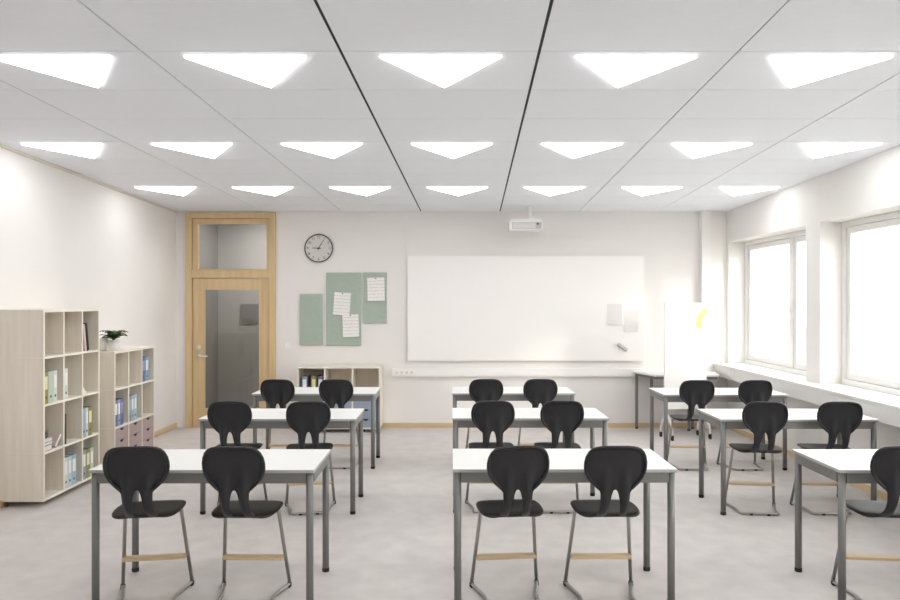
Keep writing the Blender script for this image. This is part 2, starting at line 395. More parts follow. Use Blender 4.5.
obj('threshold', LD(bbox(DX0, DX1, YB, YB + 0.12, -0.02, 0.006)), M['birch'], door)
# corridor beyond the glass
cy0, cy1 = YB + 0.12, YB + 2.0
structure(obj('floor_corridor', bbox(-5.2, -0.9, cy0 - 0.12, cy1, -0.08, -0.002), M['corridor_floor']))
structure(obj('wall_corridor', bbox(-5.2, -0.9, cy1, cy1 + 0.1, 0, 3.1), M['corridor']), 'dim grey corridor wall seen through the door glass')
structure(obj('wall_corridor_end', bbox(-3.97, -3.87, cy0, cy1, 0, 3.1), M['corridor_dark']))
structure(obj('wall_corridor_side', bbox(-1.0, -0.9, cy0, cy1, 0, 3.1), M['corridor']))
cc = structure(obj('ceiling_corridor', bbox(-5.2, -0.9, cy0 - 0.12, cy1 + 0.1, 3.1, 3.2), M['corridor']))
obj('fill_panel', bbox(-3.3, -2.1, cy0 + 0.7, cy0 + 1.3, 3.085, 3.1), emit('corridor_fill_glow', (1.0, 0.98, 0.95), 9.0), cc)  # unseen glowing panel, added to brighten the corridor behind the glass
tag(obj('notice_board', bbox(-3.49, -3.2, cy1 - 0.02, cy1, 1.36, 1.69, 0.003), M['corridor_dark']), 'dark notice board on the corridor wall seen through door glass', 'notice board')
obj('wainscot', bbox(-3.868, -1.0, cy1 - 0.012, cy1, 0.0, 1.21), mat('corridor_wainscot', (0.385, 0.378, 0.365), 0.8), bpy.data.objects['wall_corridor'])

# ------------------------------------------------------------------ desks
DW, DD, DH = 1.28, 0.575, 0.779
def make_desk():
    t = thing('desk', '-', 'desk', group='classroom desks')
    bm = B(); box(bm, 0, DW, 0, DD, DH - 0.019, DH, 0.003)
    for f in bm.faces:
        f.material_index = 1 if abs(f.normal.z) < 0.5 else 0
    bm.normal_update()
    for f in bm.faces: f.material_index = 0 if f.normal.z > 0.5 else 1
    obj('tabletop', bm, [M['white_top'], M['top_edge']], t)
    a, b, c, d = 0.008, DW - 0.008, 0.008, DD - 0.008; z0, z1 = DH - 0.079, DH - 0.019
    for q in ((a + 0.04, b - 0.04, c, c + 0.022), (a + 0.04, b - 0.04, d - 0.022, d), (a, a + 0.022, c + 0.04, d - 0.04), (b - 0.022, b, c + 0.04, d - 0.04)):
        obj('apron_rail', bbox(*q, z0, z1, 0.002), M['steel'], t)
    lm = None; fm = None
    for x in (a + 0.021, b - 0.021):
        for y in (c + 0.021, d - 0.021):
            if lm is None:
                bm = B(); cyl(bm, (0, 0, 0.022), (0, 0, z1), 0.021, 20); l = obj('leg', bm, M['steel'], t, False); lm = l.data
                for p in lm.polygons: p.use_smooth = len(p.vertices) == 4
                bm = B(); lathe(bm, [(0.020, 0.0), (0.0225, 0.003), (0.0225, 0.020), (0.0215, 0.026)], 20); f = obj('foot_cap', bm, M['rubber'], l); fm = f.data
            else:
                l = link(bpy.data.objects.new('leg', lm), t); f = link(bpy.data.objects.new('foot_cap', fm), l)
            l.location = (x, y, 0)
    return t
COLN = {'L': 'bookcase-side column', 'M': 'centre column', 'R': 'window-side column'}
ROWN = {1: 'row farthest from whiteboard', 2: 'middle row', 3: 'row nearest whiteboard'}
DESKS = {('L', 1): (-2.062, 4.078), ('M', 1): (0.004, 4.095), ('R', 1): (2.195, 4.078),
         ('L', 2): (-2.06, 5.84), ('M', 2): (0.002, 5.875), ('R', 2): (2.175, 5.82),
         ('L', 3): (-2.07, 7.43), ('M', 3): (0.0, 7.46), ('R', 3): (2.165, 7.36)}
proto = make_desk(); first = True
for (c, r), (x, y) in DESKS.items():
    d = proto if first else copy_tree(proto); first = False
    d.location = (x, y, 0)
    d['label'] = 'white two-seat desk with grey steel legs, %s, %s' % (ROWN[r], COLN[c])

# ------------------------------------------------------------------ chairs
def shell_grid(rows, fn, ncol, hole=None):
    bm = B(); g = []
    for r in rows: g.append([bm.verts.new(fn(r, j)) for j in range(ncol + 1)])
    for i in range(len(rows) - 1):
        for j in range(ncol):
            if hole and hole(rows[i], rows[i + 1], j): continue
            bm.faces.new((g[i][j], g[i][j + 1], g[i + 1][j + 1], g[i + 1][j]))
    return bm
def lerp_tab(tab, x):
    for (a, va), (b, vb) in zip(tab, tab[1:]):
        if (a - x) * (b - x) <= 0 and a != b:
            t = (x - a) / (b - a); return va + (vb - va) * t
    return tab[0][1] if abs(x - tab[0][0]) < abs(x - tab[-1][0]) else tab[-1][1]
def make_chair():
    t = thing('school_chair', '-', 'chair', group='charcoal school chairs')
    BW = [(0.938, .098), (0.934, .118), (0.925, .138), (0.908, .155), (0.88, .168), (0.85, .174), (0.82, .174), (0.79, .168), (0.762, .154), (0.738, .134), (0.718, .112), (0.70, .094),
          (0.68, .085), (0.65, .080), (0.62, .078), (0.585, .078), (0.555, .080), (0.53, .084), (0.515, .087), (0.507, .088), (0.504, .088)]
    BY = [(0.938, -.040), (0.85, -.022), (0.75, -.004), (0.70, .002), (0.64, .010), (0.60, .024), (0.57, .042), (0.545, .062), (0.525, .082), (0.512, .100), (0.507, .120), (0.504, .145)]
    BI = [(0.938, .05), (0.76, .03), (0.72, .014), (0.695, .006), (0.685, .014), (0.66, .022), (0.62, .028), (0.57, .034), (0.52, .040), (0.504, .042)]
    rows = [z for z, _ in BW]; rows.insert(11, 0.708); rows.insert(12, 0.695); rows = sorted(set(rows), reverse=True)
    def fn(z, j):
        w, i = lerp_tab(BW, z) * (0.965 if z > 0.66 else 1.0), lerp_tab(BI, z)
        s = j - 10
        a = abs(s)
        x = (i * a / 2 if a <= 2 else i + (w - i) * (a - 2) / 8) * (1 if s >= 0 else -1)
        y = lerp_tab(BY, z) + 0.95 * x * x
        fade = max(0.0, min(1.0, (0.84 - z) / 0.12)) * max(0.0, min(1.0, (z - 0.50) / 0.05))
        y -= 0.026 * fade * math.exp(-((abs(x) - 0.054) / 0.021) ** 2)
        if a == 10 or z > 0.9365: y -= 0.010 * max(0.0, min(1.0, (z - 0.66) / 0.06))
        return (x, y, 0.6 + (z - 0.6) * 0.988 if z > 0.6 else 0.6 - (0.6 - z) * 0.87)
    bm = shell_grid(rows, fn, 20, lambda a, b, j: b < 0.6951 and a < 0.6951 and 8 <= j <= 11)
    obj('backrest', bm, M['black_plastic'], t, True, [('SOLIDIFY', dict(thickness=0.013, offset=0.0)), ('SUBSURF', dict(levels=1, render_levels=2))])
    outl = []
    for z in rows:
        if z > 0.66: outl.append(Vector(fn(z, 20)) + Vector((-0.002, -0.004, 0.0)))
    path = [Vector((-p.x, p.y, p.z)) for p in outl[::-1]] + [Vector((x, outl[0].y, outl[0].z + 0.003)) for x in (-.06, -.02, .02, .06)] + outl
    n_ = len(path); bm = B(); tube(bm, path, [0.0095 * min(1.0, 0.35 + 0.25 * min(i, n_ - 1 - i)) for i in range(n_)], 8)
    obj('rolled_edge', bm, M['black_plastic'], t, True)
    SW = [(0.100, .110), (0.103, .135), (0.112, .158), (0.13, .174), (0.17, .187), (0.24, .194), (0.32, .192), (0.37, .184), (0.398, .168), (0.412, .145), (0.418, .11)]
    def fs(y, j):
        w = lerp_tab(SW, y); u = (j - 5) / 5; x = w * u
        z = 0.527 - 0.010 * (1 - u * u) * math.sin(math.pi * max(0, min(1, (y - .10) / .32)))
        z -= 0.007 * max(0.0, (0.15 - y) / 0.05) ** 2 + 0.010 * max(0.0, (y - 0.36) / 0.06) ** 2
        z -= 0.008 * abs(u) ** 4 * (0.3 + max(0.0, (0.2 - y) / 0.15))
        return (x, y, z)
    bm = shell_grid([y for y, _ in SW], fs, 10)
    obj('seat', bm, M['black_plastic'], t, True, [('SOLIDIFY', dict(thickness=0.016, offset=0.0)), ('SUBSURF', dict(levels=1, render_levels=2))])
    r = 0.0112
    for s in (-1, 1):
        bm = B(); tube(bm, fillet([(s * .03, .29, .505), (s * .150, .29, .505), (s * .158, .335, .497), (s * .20, .432, .03)], 0.03), r, 10)
        obj('leg', bm, M['chrome'], t, True)
        bm = B(); tube(bm, [(s * .2005, .4335, .022), (s * .2005, .430, .006), (s * .197, .405, .003)], [0.014, 0.0145, 0.012], 10)
        obj('foot_pad', bm, M['rubber'], t, True)
        bm = B(); tube(bm, [(s * .055, .128, 0.0105), (s * .080, .128, 0.0105)], 0.0122, 10)
        obj('foot_pad', bm, M['rubber'], t, True)
    bm = B(); z = r + 0.002
    tube(bm, fillet([(-.20, .432, .05), (-.202, .438, z), (-.150, .24, z), (-.150, .128, z), (.150, .128, z), (.150, .24, z), (.202, .438, z), (.20, .432, .05)], 0.035, 5), r, 10)
    obj('floor_runner', bm, M['chrome'], t, True)
    bm = B(); box(bm, -.181, .181, .335, .400, .188, .207, 0.004)
    obj('footrest', bm, M['foot_wood'], t)
    return t
# column, row, seat, picture column of the backrest centre, turn in degrees
CH = [('L', 1, 'a', 136.8, 8), ('L', 1, 'b', 234, -1), ('M', 1, 'a', 518, 6), ('M', 1, 'b', 615.3, 1), ('R', 1, 'a', 903.5, -7),
      ('L', 2, 'a', 229.9, 3), ('L', 2, 'b', 308.5, 9), ('M', 2, 'a', 492.9, 0), ('M', 2, 'b', 562, 0), ('R', 2, 'a', 764.8, -7), ('R', 2, 'b', 839.4, -4),
      ('L', 3, 'a', 277.7, 0), ('L', 3, 'b', 336.2, 1), ('M', 3, 'a', 486.1, 0), ('M', 3, 'b', 540.3, 0), ('R', 3, 'a', 696.7, -4), ('R', 3, 'b', 754.9, 2)]
proto = make_chair(); first = True
for c, r, s, px, turn in CH:
    o = proto if first else copy_tree(proto); first = False
    y = DESKS[(c, r)][1] - 0.12
    o.location = (px_x(px, y), y, 0); o.rotation_euler = (0, 0, R(turn))
    if (c, r) == ('R', 1): o['label'] = 'charcoal plastic chair cut by picture edge, row farthest from whiteboard, window-side column'
    else: o['label'] = 'charcoal plastic chair, %s, %s, %s seat' % (ROWN[r], COLN[c], 'left' if s == 'a' else 'right')

# ------------------------------------------------------------------ shelving
def make_case(name, label, cols, rows, cw, rh, depth, loc, rz, cat='bookcase', drawer_row=None, drawer_mat=None, z0=0.05):
    """front faces local -y, columns run along +x"""
    t = thing(name, label, cat, loc, rz); th = 0.019; Wd = cols * cw; H = rows * rh
    for r in range(rows):
        za, zb = z0 + r * rh, z0 + (r + 1) * rh
        for x in (0, Wd - th):
            bm = B(); box(bm, x, x + th, 0, depth, za + (0.0005 if r else 0), zb - 0.0005, 0.0008)
            bm.normal_update()
            for f in bm.faces: f.material_index = 1 if f.normal.y < -0.9 else 0
            obj('side_panel', bm, [M['ash'], M['ash_edge']], t)
    for r in range(rows + 1):
        z = z0 + r * rh - (th if r == rows else 0 if r == 0 else th / 2)
        bm = B(); box(bm, th, Wd - th, 0.0005, depth - 0.008, z, z + th, 0.0008)
        bm.normal_update()
        for f in bm.faces: f.material_index = 1 if (f.normal.y < -0.9 or f.normal.z > 0.9) else 0
        obj('top_panel' if r == rows else 'bottom_panel' if r == 0 else 'shelf', bm, [M['ash'], M['ash_edge']], t)
    bm = B(); box(bm, 0.0, Wd, 0.0, depth, z0 + H, z0 + H + 0.004)
    bm.normal_update()
    obj('cover_panel', bm, M['ash_edge'], t)
    for c in range(1, cols):
        for r in range(rows):
            bm = B(); box(bm, c * cw - th / 2, c * cw + th / 2, 0.001, depth - 0.008, z0 + r * rh + th / 2, z0 + (r + 1) * rh - th / 2, 0.0008)
            bm.normal_update()
            for f in bm.faces: f.material_index = 1 if f.normal.y < -0.9 else 0
            obj('divider', bm, [M['ash'], M['ash_edge']], t)
    obj('back_panel', bbox(th, Wd - th, depth - 0.008, depth, z0, z0 + H), M['ash'], t)
    for xi in (0, 1):
        for y in (0.12, depth - 0.03):
            x = (0.22 if y < 0.2 else 0.04); x = Wd - x if xi else x
            bm = B(); cyl(bm, (x, y, 0), (x, y, z0), 0.014, 12); obj('leg', bm, M['dark_grey'], t)
    if drawer_row is not None:
        n = 3; base = z0 + drawer_row * rh + th / 2 + 0.002; dh = (rh - th - 0.004) / n
        for c in range(cols):
            for k in range(n):
                xa, xb = c * cw + th / 2 + (th / 2 if c == 0 else 0) + 0.002, (c + 1) * cw - th / 2 - (th / 2 if c == cols - 1 else 0) - 0.002
                za = base + k * dh
                d = obj('drawer', bbox(xa, xb, 0.003, depth - 0.03, za, za + dh - 0.003, 0.0015), drawer_mat, t)
                xc = (xa + xb) / 2; zt = za + dh - 0.006
                bm = B(); out = [(xc + 0.036 * math.cos(a), zt - 0.026 * math.sin(a)) for a in [math.pi * q / 10 for q in range(11)]]
                prism(bm, out, 'y', 0.0012, 0.0045); obj('finger_cutout', bm, M['notch'], d)
    return t
SX = -3.426
make_case('tall_bookcase', 'tall pale ash bookcase with twelve open compartments against the wall', 3, 4, 0.3195, 0.402, 0.365, (SX, 6.04, 0), R(90))
make_case('low_bookcase', 'lower pale ash bookcase with dusty pink drawers and a plant on top', 3, 3, 0.326, 0.389, 0.365, (SX, 7.31, 0), R(90), drawer_row=0, drawer_mat=M['pink'])
make_case('low_cabinet', 'low pale ash cabinet with grey-blue drawers under the green pinboards', 3, 2, 0.364, 0.408, 0.40, (-2.04, 9.47, 0), 0, cat='cabinet', drawer_row=0, drawer_mat=M['blue_drawer'])

BC = {}
def bmat(c):
    if c not in BC: BC[c] = mat('binder_card_%d' % len(BC), c, 0.55)
    return BC[c]
WHITE = (0.82, 0.82, 0.78)
def binder(label, col, x, y, z, rz, th=0.06, h=0.27, d=0.25, lab=WHITE, lean=0.0, group='ring binders'):
    """spine faces local -y"""
    t = thing('ring_binder', label, 'binder', (x, y, z), rz, group); t.rotation_euler = (0, lean, rz)
    bm = B(); box(bm, 0, th, 0, 0.003, 0, h, 0.001); box(bm, 0, 0.003, 0.003, d, 0, h); box(bm, th - 0.003, th, 0.003, d, 0, h)
    obj('cover', bm, bmat(col), t)
    obj('pages', bbox(0.0045, th - 0.0045, 0.03, d - 0.012, 0.006, h - 0.012), M['blank_paper'], t)
    obj('spine_label', bbox(th * 0.16, th * 0.84, -0.0008, 0.0005, h * 0.45, h * 0.86), bmat(lab), t)
    bm = B(); cyl(bm, (th / 2, -0.0012, h * 0.2), (th / 2, 0.001, h * 0.2), 0.012, 16); obj('finger_ring', bm, M['dark_grey'], t)
    return t
def cell(case, c, r):
    """world Y of the compartment's near inner side and its floor height"""
    y0, cw, rh = (6.04, 0.3195, 0.402) if case == 1 else (7.31, 0.326, 0.389)
    return y0 + c * cw + (0.021 if c == 0 else 0.012), 0.05 + r * rh + 0.0105 + (0.0095 if r == 0 else 0)
OLIVE, MINT, PALE, SKY, BLUE, NAVY, LILAC = (0.30, 0.27, 0.06), (0.50, 0.56, 0.46), (0.62, 0.66, 0.60), (0.33, 0.47, 0.58), (0.24, 0.36, 0.52), (0.13, 0.16, 0.30), (0.30, 0.33, 0.50)
YEL = (0.78, 0.75, 0.48)
def shelf_row(case, c, r, items, where):
    y, z = cell(case, c, r); y += 0.004
    for nm, col, th, lab in items:
        binder('%s ring binder %s' % (nm, where), col, SX - 0.008, y, z, R(90), th=th, lab=lab, group='ring binders in the bookcases'); y += th + 0.003
shelf_row(1, 0, 2, [('olive', OLIVE, 0.058, YEL), ('mint green', MINT, 0.075, MINT), ('pale white-green', PALE, 0.058, WHITE)], 'in tall bookcase, second shelf from top, near compartment')
shelf_row(1, 1, 2, [('single pale green', PALE, 0.062, WHITE)], 'alone in tall bookcase, second shelf from top')
shelf_row(1, 2, 1, [('sky blue', SKY, 0.05, SKY), ('pale white-blue', (0.60, 0.66, 0.68), 0.05, WHITE), ('olive', OLIVE, 0.07, YEL)], 'in tall bookcase, third shelf from top, far compartment')
shelf_row(1, 1, 0, [('pale mint', PALE, 0.062, WHITE), ('pale aqua', (0.50, 0.60, 0.60), 0.062, WHITE), ('light blue', SKY, 0.075, WHITE)], 'on bottom shelf of tall bookcase, middle compartment')
shelf_row(1, 2, 0, [('light blue', BLUE, 0.06, WHITE), ('olive', OLIVE, 0.075, YEL), ('mint green', MINT, 0.06, WHITE)], 'on bottom shelf of tall bookcase, far compartment')
shelf_row(2, 2, 2, [('violet blue', NAVY, 0.085, LILAC), ('blue', BLUE, 0.085, WHITE)], 'on top shelf of low bookcase')
shelf_row(2, 0, 1, [('dark blue', NAVY, 0.06, WHITE), ('violet blue', LILAC, 0.06, WHITE), ('navy-edged', NAVY, 0.065, LILAC)], 'in low bookcase above pink drawers, near compartment')
shelf_row(2, 1, 1, [('grey blue', (0.25, 0.33, 0.40), 0.055, SKY), ('light blue', SKY, 0.065, WHITE), ('pale blue', (0.42, 0.53, 0.60), 0.065, WHITE)], 'in low bookcase above pink drawers, middle compartment')
for x, nm, col, lab, th in ((-1.985, 'lilac blue', LILAC, WHITE, 0.07), (-1.86, 'olive yellow', OLIVE, YEL, 0.065), (-1.775, 'violet', NAVY, WHITE, 0.07)):
    binder('%s ring binder in the low cabinet by the door' % nm, col, x, 9.52, 0.05 + 0.408 + 0.0105, 0, th=th, lab=lab, h=0.27, group='ring binders in the low cabinet')

# loose folders and small things on the tall bookcase
y, z = cell(1, 2, 3)
def folder(name, label, col, x, y, z, th, h, lean, d=0.23):
    t = thing(name, label, 'folder', (x, y, z), R(90), 'folders in the tall bookcase'); t.rotation_euler = (R(0), lean, R(90))
    bm = B(); box(bm, 0, th, 0, 0.002, 0, h); box(bm, 0, 0.002, 0.002, d, 0, h); box(bm, th - 0.002, th, 0.002, d, 0, h); obj('cover', bm, bmat(col), t)
    obj('pages', bbox(0.003, th - 0.003, 0.004, d - 0.004, 0.003, h - 0.004), M['blank_paper'], t)
folder('folder', 'pale pink folder leaning in the top of the tall bookcase', (0.62, 0.48, 0.46), SX - 0.012, y + 0.056, z + 0.001, 0.034, 0.25, R(-9))
folder('folder', 'black folder leaning beside a pink one on the top shelf', (0.02, 0.02, 0.022), SX - 0.008, y + 0.098, z + 0.001, 0.026, 0.26, R(-9))
y, z = cell(1, 1, 1)
folder('folder', 'thin black folder standing alone in the tall bookcase', (0.02, 0.02, 0.02), SX - 0.006, y + 0.004, z, 0.03, 0.27, 0)
# bookend
y, z = cell(1, 2, 2)
bm = B(); prism(bm, [(y + 0.012, z), (y + 0.115, z), (y + 0.115, z + 0.003), (y + 0.018, z + 0.11), (y + 0.012, z + 0.11)], 'x', SX - 0.034, SX - 0.031)
box(bm, SX - 0.10, SX - 0.0312, y + 0.012, y + 0.115, z, z + 0.003)
tag(obj('bookend', bm, M['pot']), 'small white triangular bookend in an otherwise empty compartment', 'bookend')
# succulent on books, with a pink book leaning on it
y, z = cell(1, 0, 1)
zz = z
for nm, col, h_, ins in (('mauve', (0.40, 0.33, 0.34), 0.045, 0.0), ('dark grey', (0.16, 0.15, 0.15), 0.03, 0.008), ('light grey', (0.56, 0.54, 0.52), 0.028, 0.004)):
    t = thing('book', '%s book lying in the pile under a small succulent' % nm, 'book', (SX - 0.20, y + 0.006 + ins, zz), 0, 'books in the tall bookcase')
    bm = B(); box(bm, 0, 0.19, 0, 0.125, 0, 0.003); box(bm, 0, 0.19, 0, 0.125, h_ - 0.003, h_); box(bm, 0, 0.003, 0, 0.125, 0.003, h_ - 0.003); obj('cover', bm, bmat(col), t)
    obj('pages', bbox(0.004, 0.184, 0.004, 0.121, 0.003, h_ - 0.003), M['blank_paper'], t); zz += h_
t = thing('potted_succulent', 'small grey-green succulent in dark pot on a pile of books', 'plant', (SX - 0.06, y + 0.085, zz))
bm = B(); lathe(bm, [(0.026, 0), (0.034, 0.02), (0.036, 0.045), (0.032, 0.045), (0.03, 0.038)], 18); obj('pot', bm, M['dark_grey'], t, True)
for i in range(13):
    a = i * 2.4; l = 0.05 + 0.012 * (i % 3); e = 0.35 + 0.08 * (i % 5)
    dr = Vector((math.cos(a) * math.cos(e), math.sin(a) * math.cos(e), math.sin(e)))
    bm = B(); p = Vector((0, 0, 0.04)); tube(bm, [p, p + dr * l * 0.5, p + dr * l], [0.006, 0.009, 0.001], 6); obj('leaf', bm, M['succulent'], t, True)
t = thing('book', 'pale pink book leaning against the pile in the tall bookcase', 'book', (SX - 0.03, y + 0.19, z + 0.001), 0, 'books in the tall bookcase')
t.rotation_euler = (R(46), 0, R(0))
bm = B(); box(bm, -0.12, 0.02, 0, 0.13, 0, 0.003); box(bm, -0.12, 0.02, 0, 0.13, 0.027, 0.03); box(bm, -0.12, 0.02, 0, 0.003, 0.003, 0.027); obj('cover', bm, bmat((0.62, 0.50, 0.48)), t)
obj('pages', bbox(-0.117, 0.017, 0.003, 0.127, 0.003, 0.027), M['blank_paper'], t)

# plant and spare pot on the low bookcase
zt = 0.05 + 3 * 0.389 + 0.004
def pot(bm, r0, r1, h): lathe(bm, [(r0, 0), (r0 + (r1 - r0) * 0.5, h * 0.5), (r1, h), (r1 - 0.008, h), (r1 - 0.012, h - 0.02)], 28)
t = thing('potted_plant', 'leafy dark green plant in a white pot on the low bookcase', 'plant', (SX - 0.070, 7.44, zt))
bm = B(); pot(bm, 0.044, 0.055, 0.115); obj('pot', bm, M['pot'], t, True)
bm = B(); lathe(bm, [(0.043, 0.094), (0.043, 0.099)], 20); obj('soil', bm, M['soil'], t)
rnd = random.Random(3)
for i in range(26):
    a = i * 2.399; l = rnd.uniform(0.08, 0.17); up = rnd.uniform(0.02, 0.10)
    dr = Vector((math.cos(a), math.sin(a), 0)); sd = Vector((-dr.y, dr.x, 0)); bm = B(); prev = None
    for q in range(6):
        s = q / 5; c = Vector((0, 0, 0.10 + 0.02)) + dr * l * s + Vector((0, 0, up * math.sin(s * 2.2))); w = 0.034 * math.sin(math.pi * min(1, 0.12 + s * 0.86)) + 0.001
        row = [bm.verts.new(c - sd * w), bm.verts.new(c + Vector((0, 0, -0.006))), bm.verts.new(c + sd * w)]
        if prev:
            for k in range(2): bm.faces.new((prev[k], prev[k + 1], row[k + 1], row[k]))
        prev = row
    obj('leaf', bm, M['leaf'], t, True, [('SOLIDIFY', dict(thickness=0.0015))])
bm = B()
for i in range(5): a = i * 1.26; tube(bm, [(0.008 * math.cos(a), 0.008 * math.sin(a), 0.095), (0.012 * math.cos(a), 0.012 * math.sin(a), 0.125)], 0.004, 6)
obj('stem', bm, M['leaf'], t)
t = thing('plain_pot', 'plain white pot half hidden behind the tall bookcase', 'pot', (SX - 0.195, 7.47, zt))
bm = B(); pot(bm, 0.042, 0.050, 0.13); obj('pot', bm, M['pot'], t, True)

# ------------------------------------------------------------------ back wall: whiteboard, pinboards, clock
wb = thing('whiteboard', 'wide white enamel whiteboard on the end wall', 'whiteboard', (1.012, YB - 0.0015, 0.92))
hw = 1.617
obj('panel', bbox(-hw, hw, -0.038, -0.008, 0, 1.432, 0.002), M['board'], wb)
bm = B()
for x in (-1.2, 0, 1.2): box(bm, x - 0.05, x + 0.05, -0.008, 0.0, 0.1, 1.3)
obj('wall_bracket', bm, M['grey_plastic'], wb)
bm = B(); box(bm, -hw, hw, -0.0395, -0.036, -0.003, 0.006); box(bm, -hw, hw, -0.0395, -0.036, 1.426, 1.435); box(bm, -hw - 0.003, -hw + 0.005, -0.0395, -0.036, 0, 1.432); box(bm, hw - 0.005, hw + 0.003, -0.0395, -0.036, 0, 1.432)
obj('edge_trim', bm, M['white_plastic'], wb)
YW = YB - 0.0385
def sheet(name, label, cat, px0, px1, py0, py1, y, m, tilt=0.0, group=None, pin=True):
    x0, x1, z1, z0 = px_x(px0, y), px_x(px1, y), px_z(py0, y), px_z(py1, y)
    w, h = (x1 - x0) / 2, (z1 - z0) / 2
    t = thing(name, label, cat, ((x0 + x1) / 2, y, (z0 + z1) / 2), 0, group); t.rotation_euler = (0, R(tilt), 0)
    bm = B(); n = 6; top = []
    for i in range(n + 1):                       # a sheet that lifts a little at its lower edge
        s = i / n; z = h - 2 * h * s; d = -0.0012 - 0.010 * s ** 3
        top.append([bm.verts.new((-w, d, z)), bm.verts.new((w, d, z))])
    for a, b in zip(top, top[1:]): bm.faces.new((a[0], a[1], b[1], b[0]))
    obj('sheet', bm, m, t, False, [('SOLIDIFY', dict(thickness=0.0006))])
    if pin:
        bm = B(); cyl(bm, (0, -0.012, h - 0.015), (0, -0.0005, h - 0.015), 0.010, 12); obj('pin', bm, M['pin'], t)
    return t
sheet('paper_sheet', 'faint blank sheet on the whiteboard, the higher one', 'paper', 607, 622, 304, 325, YW, M['pale_paper'], 0, 'sheets on the whiteboard', False)
sheet('paper_sheet', 'faint blank sheet on the whiteboard, the lower one near its edge', 'paper', 624, 638, 311, 332, YW, M['pale_paper'], 0, 'sheets on the whiteboard', False)
t = thing('board_eraser', 'grey felt eraser stuck slantwise on the whiteboard', 'eraser', (px_x(622.3, YW), YW, px_z(347, YW))); t.rotation_euler = (0, R(33), 0)
obj('felt', bbox(-0.075, 0.075, -0.014, -0.001, -0.022, 0.022, 0.003), M['dark_grey'], t)
obj('grip', bbox(-0.075, 0.075, -0.04, -0.014, -0.02, 0.02, 0.006), M['grey_plastic'], t)

def pinboard(label, px0, px1, py0, py1):
    y = YB - 0.028; x0, x1, z1, z0 = px_x(px0, y), px_x(px1, y), px_z(py0, y), px_z(py1, y)
    t = thing('pinboard', label, 'pinboard', ((x0 + x1) / 2, YB, z0), 0, 'sage green pinboards'); w = (x1 - x0) / 2; h = z1 - z0
    obj('felt_panel', bbox(-w, w, -0.028, -0.008, 0, h, 0.005), M['sage'], t)
    obj('backing', bbox(-w + 0.015, w - 0.015, -0.008, 0, 0.015, h - 0.015), M['grey_plastic'], t)
pinboard('small bare sage green pinboard beside the door', 299.7, 322.3, 294, 345)
pinboard('largest sage green pinboard, with two papers', 326.3, 361.0, 272.6, 345.4)
pinboard('small sage green pinboard with one paper, beside the whiteboard', 363.4, 386.5, 272.6, 323.0)
YP = YB - 0.0285
sheet('paper_sheet', 'handwritten paper pinned higher on the largest green pinboard', 'paper', 333.8, 350.2, 292.5, 315.2, YP, M['paper'], 3.5, 'papers on the pinboards')
sheet('paper_sheet', 'handwritten paper pinned lower on the largest green pinboard', 'paper', 342.6, 358.8, 314.4, 337.0, YP - 0.012, M['paper'], -2, 'papers on the pinboards')
sheet('paper_sheet', 'handwritten paper on the small pinboard beside the whiteboard', 'paper', 367.4, 384.6, 277.4, 301.0, YP, M['paper'], -1.5, 'papers on the pinboards')

yc = YB - 0.04
ck = thing('wall_clock', 'round grey wall clock with black rim showing nine o five', 'clock', (px_x(318.6, yc), YB, px_z(248.2, yc)))
def disc_y(bm, r, y0, y1, seg=48): cyl(bm, (0, y0, 0), (0, y1, 0), r, seg)
bm = B(); disc_y(bm, 0.186, -0.030, 0.0); obj('body', bm, M['grey_plastic'], ck)
bm = B(); disc_y(bm, 0.182, -0.034, -0.030); obj('dial', bm, M['clock_face'], ck)
bm = B(); tube(bm, [(0.188 * math.cos(a), -0.034, 0.188 * math.sin(a)) for a in [2 * math.pi * i / 64 for i in range(64)]], 0.0075, 8, closed=True); obj('rim', bm, M['clock_black'], ck, True)
for i in range(1, 13):
    a = math.pi / 2 - 2 * math.pi * i / 12
    cu = bpy.data.curves.new('numeral', 'FONT'); cu.body = str(i); cu.size = 0.052; cu.align_x = 'CENTER'; cu.align_y = 'CENTER'; cu.extrude = 0.0008
    cu.materials.append(M['clock_black'])
    tmp = bpy.data.objects.new('numeral', cu); me = bpy.data.meshes.new_from_object(tmp); bpy.data.objects.remove(tmp); bpy.data.curves.remove(cu)
    o = link(bpy.data.objects.new('numeral', me), ck); o.location = (0.15 * math.cos(a), -0.0352, 0.15 * math.sin(a)); o.rotation_euler = (R(90), 0, 0)
bm = B()
for i in range(60):
    a = 2 * math.pi * i / 60; c, s = math.cos(a), math.sin(a); r0 = 0.168 if i % 5 else 0.163; w = 0.0012 if i % 5 else 0.002
    vs = [bm.verts.new((c * r - s * q * w, -0.0352, s * r + c * q * w)) for r, q in ((r0, -1), (r0, 1), (0.176, 1), (0.176, -1))]; bm.faces.new(vs)
ob_ = obj('minute_marks', bm, M['clock_black'], ck)
def hand(name, ang, l, w, y):
    a = math.pi / 2 - ang; c, s = math.cos(a), math.sin(a); bm = B()
    P = [(-0.03, -w), (-0.03, w), (l, w * 0.6), (l, -w * 0.6)]
    A = [bm.verts.new((c * r - s * q, y, s * r + c * q)) for r, q in P]; Bv = [bm.verts.new((c * r - s * q, y - 0.0015, s * r + c * q)) for r, q in P]
    bm.faces.new(A); bm.faces.new(Bv[::-1])
    for i in range(4): bm.faces.new((A[i], A[(i + 1) % 4], Bv[(i + 1) % 4], Bv[i]))
    obj(name, bm, M['clock_black'], ck)
hand('hour_hand', R(272.5), 0.085, 0.007, -0.037); hand('minute_hand', R(31), 0.138, 0.005, -0.0395)
bm = B(); disc_y(bm, 0.012, -0.043, -0.034, 16); obj('hub', bm, M['clock_black'], ck)

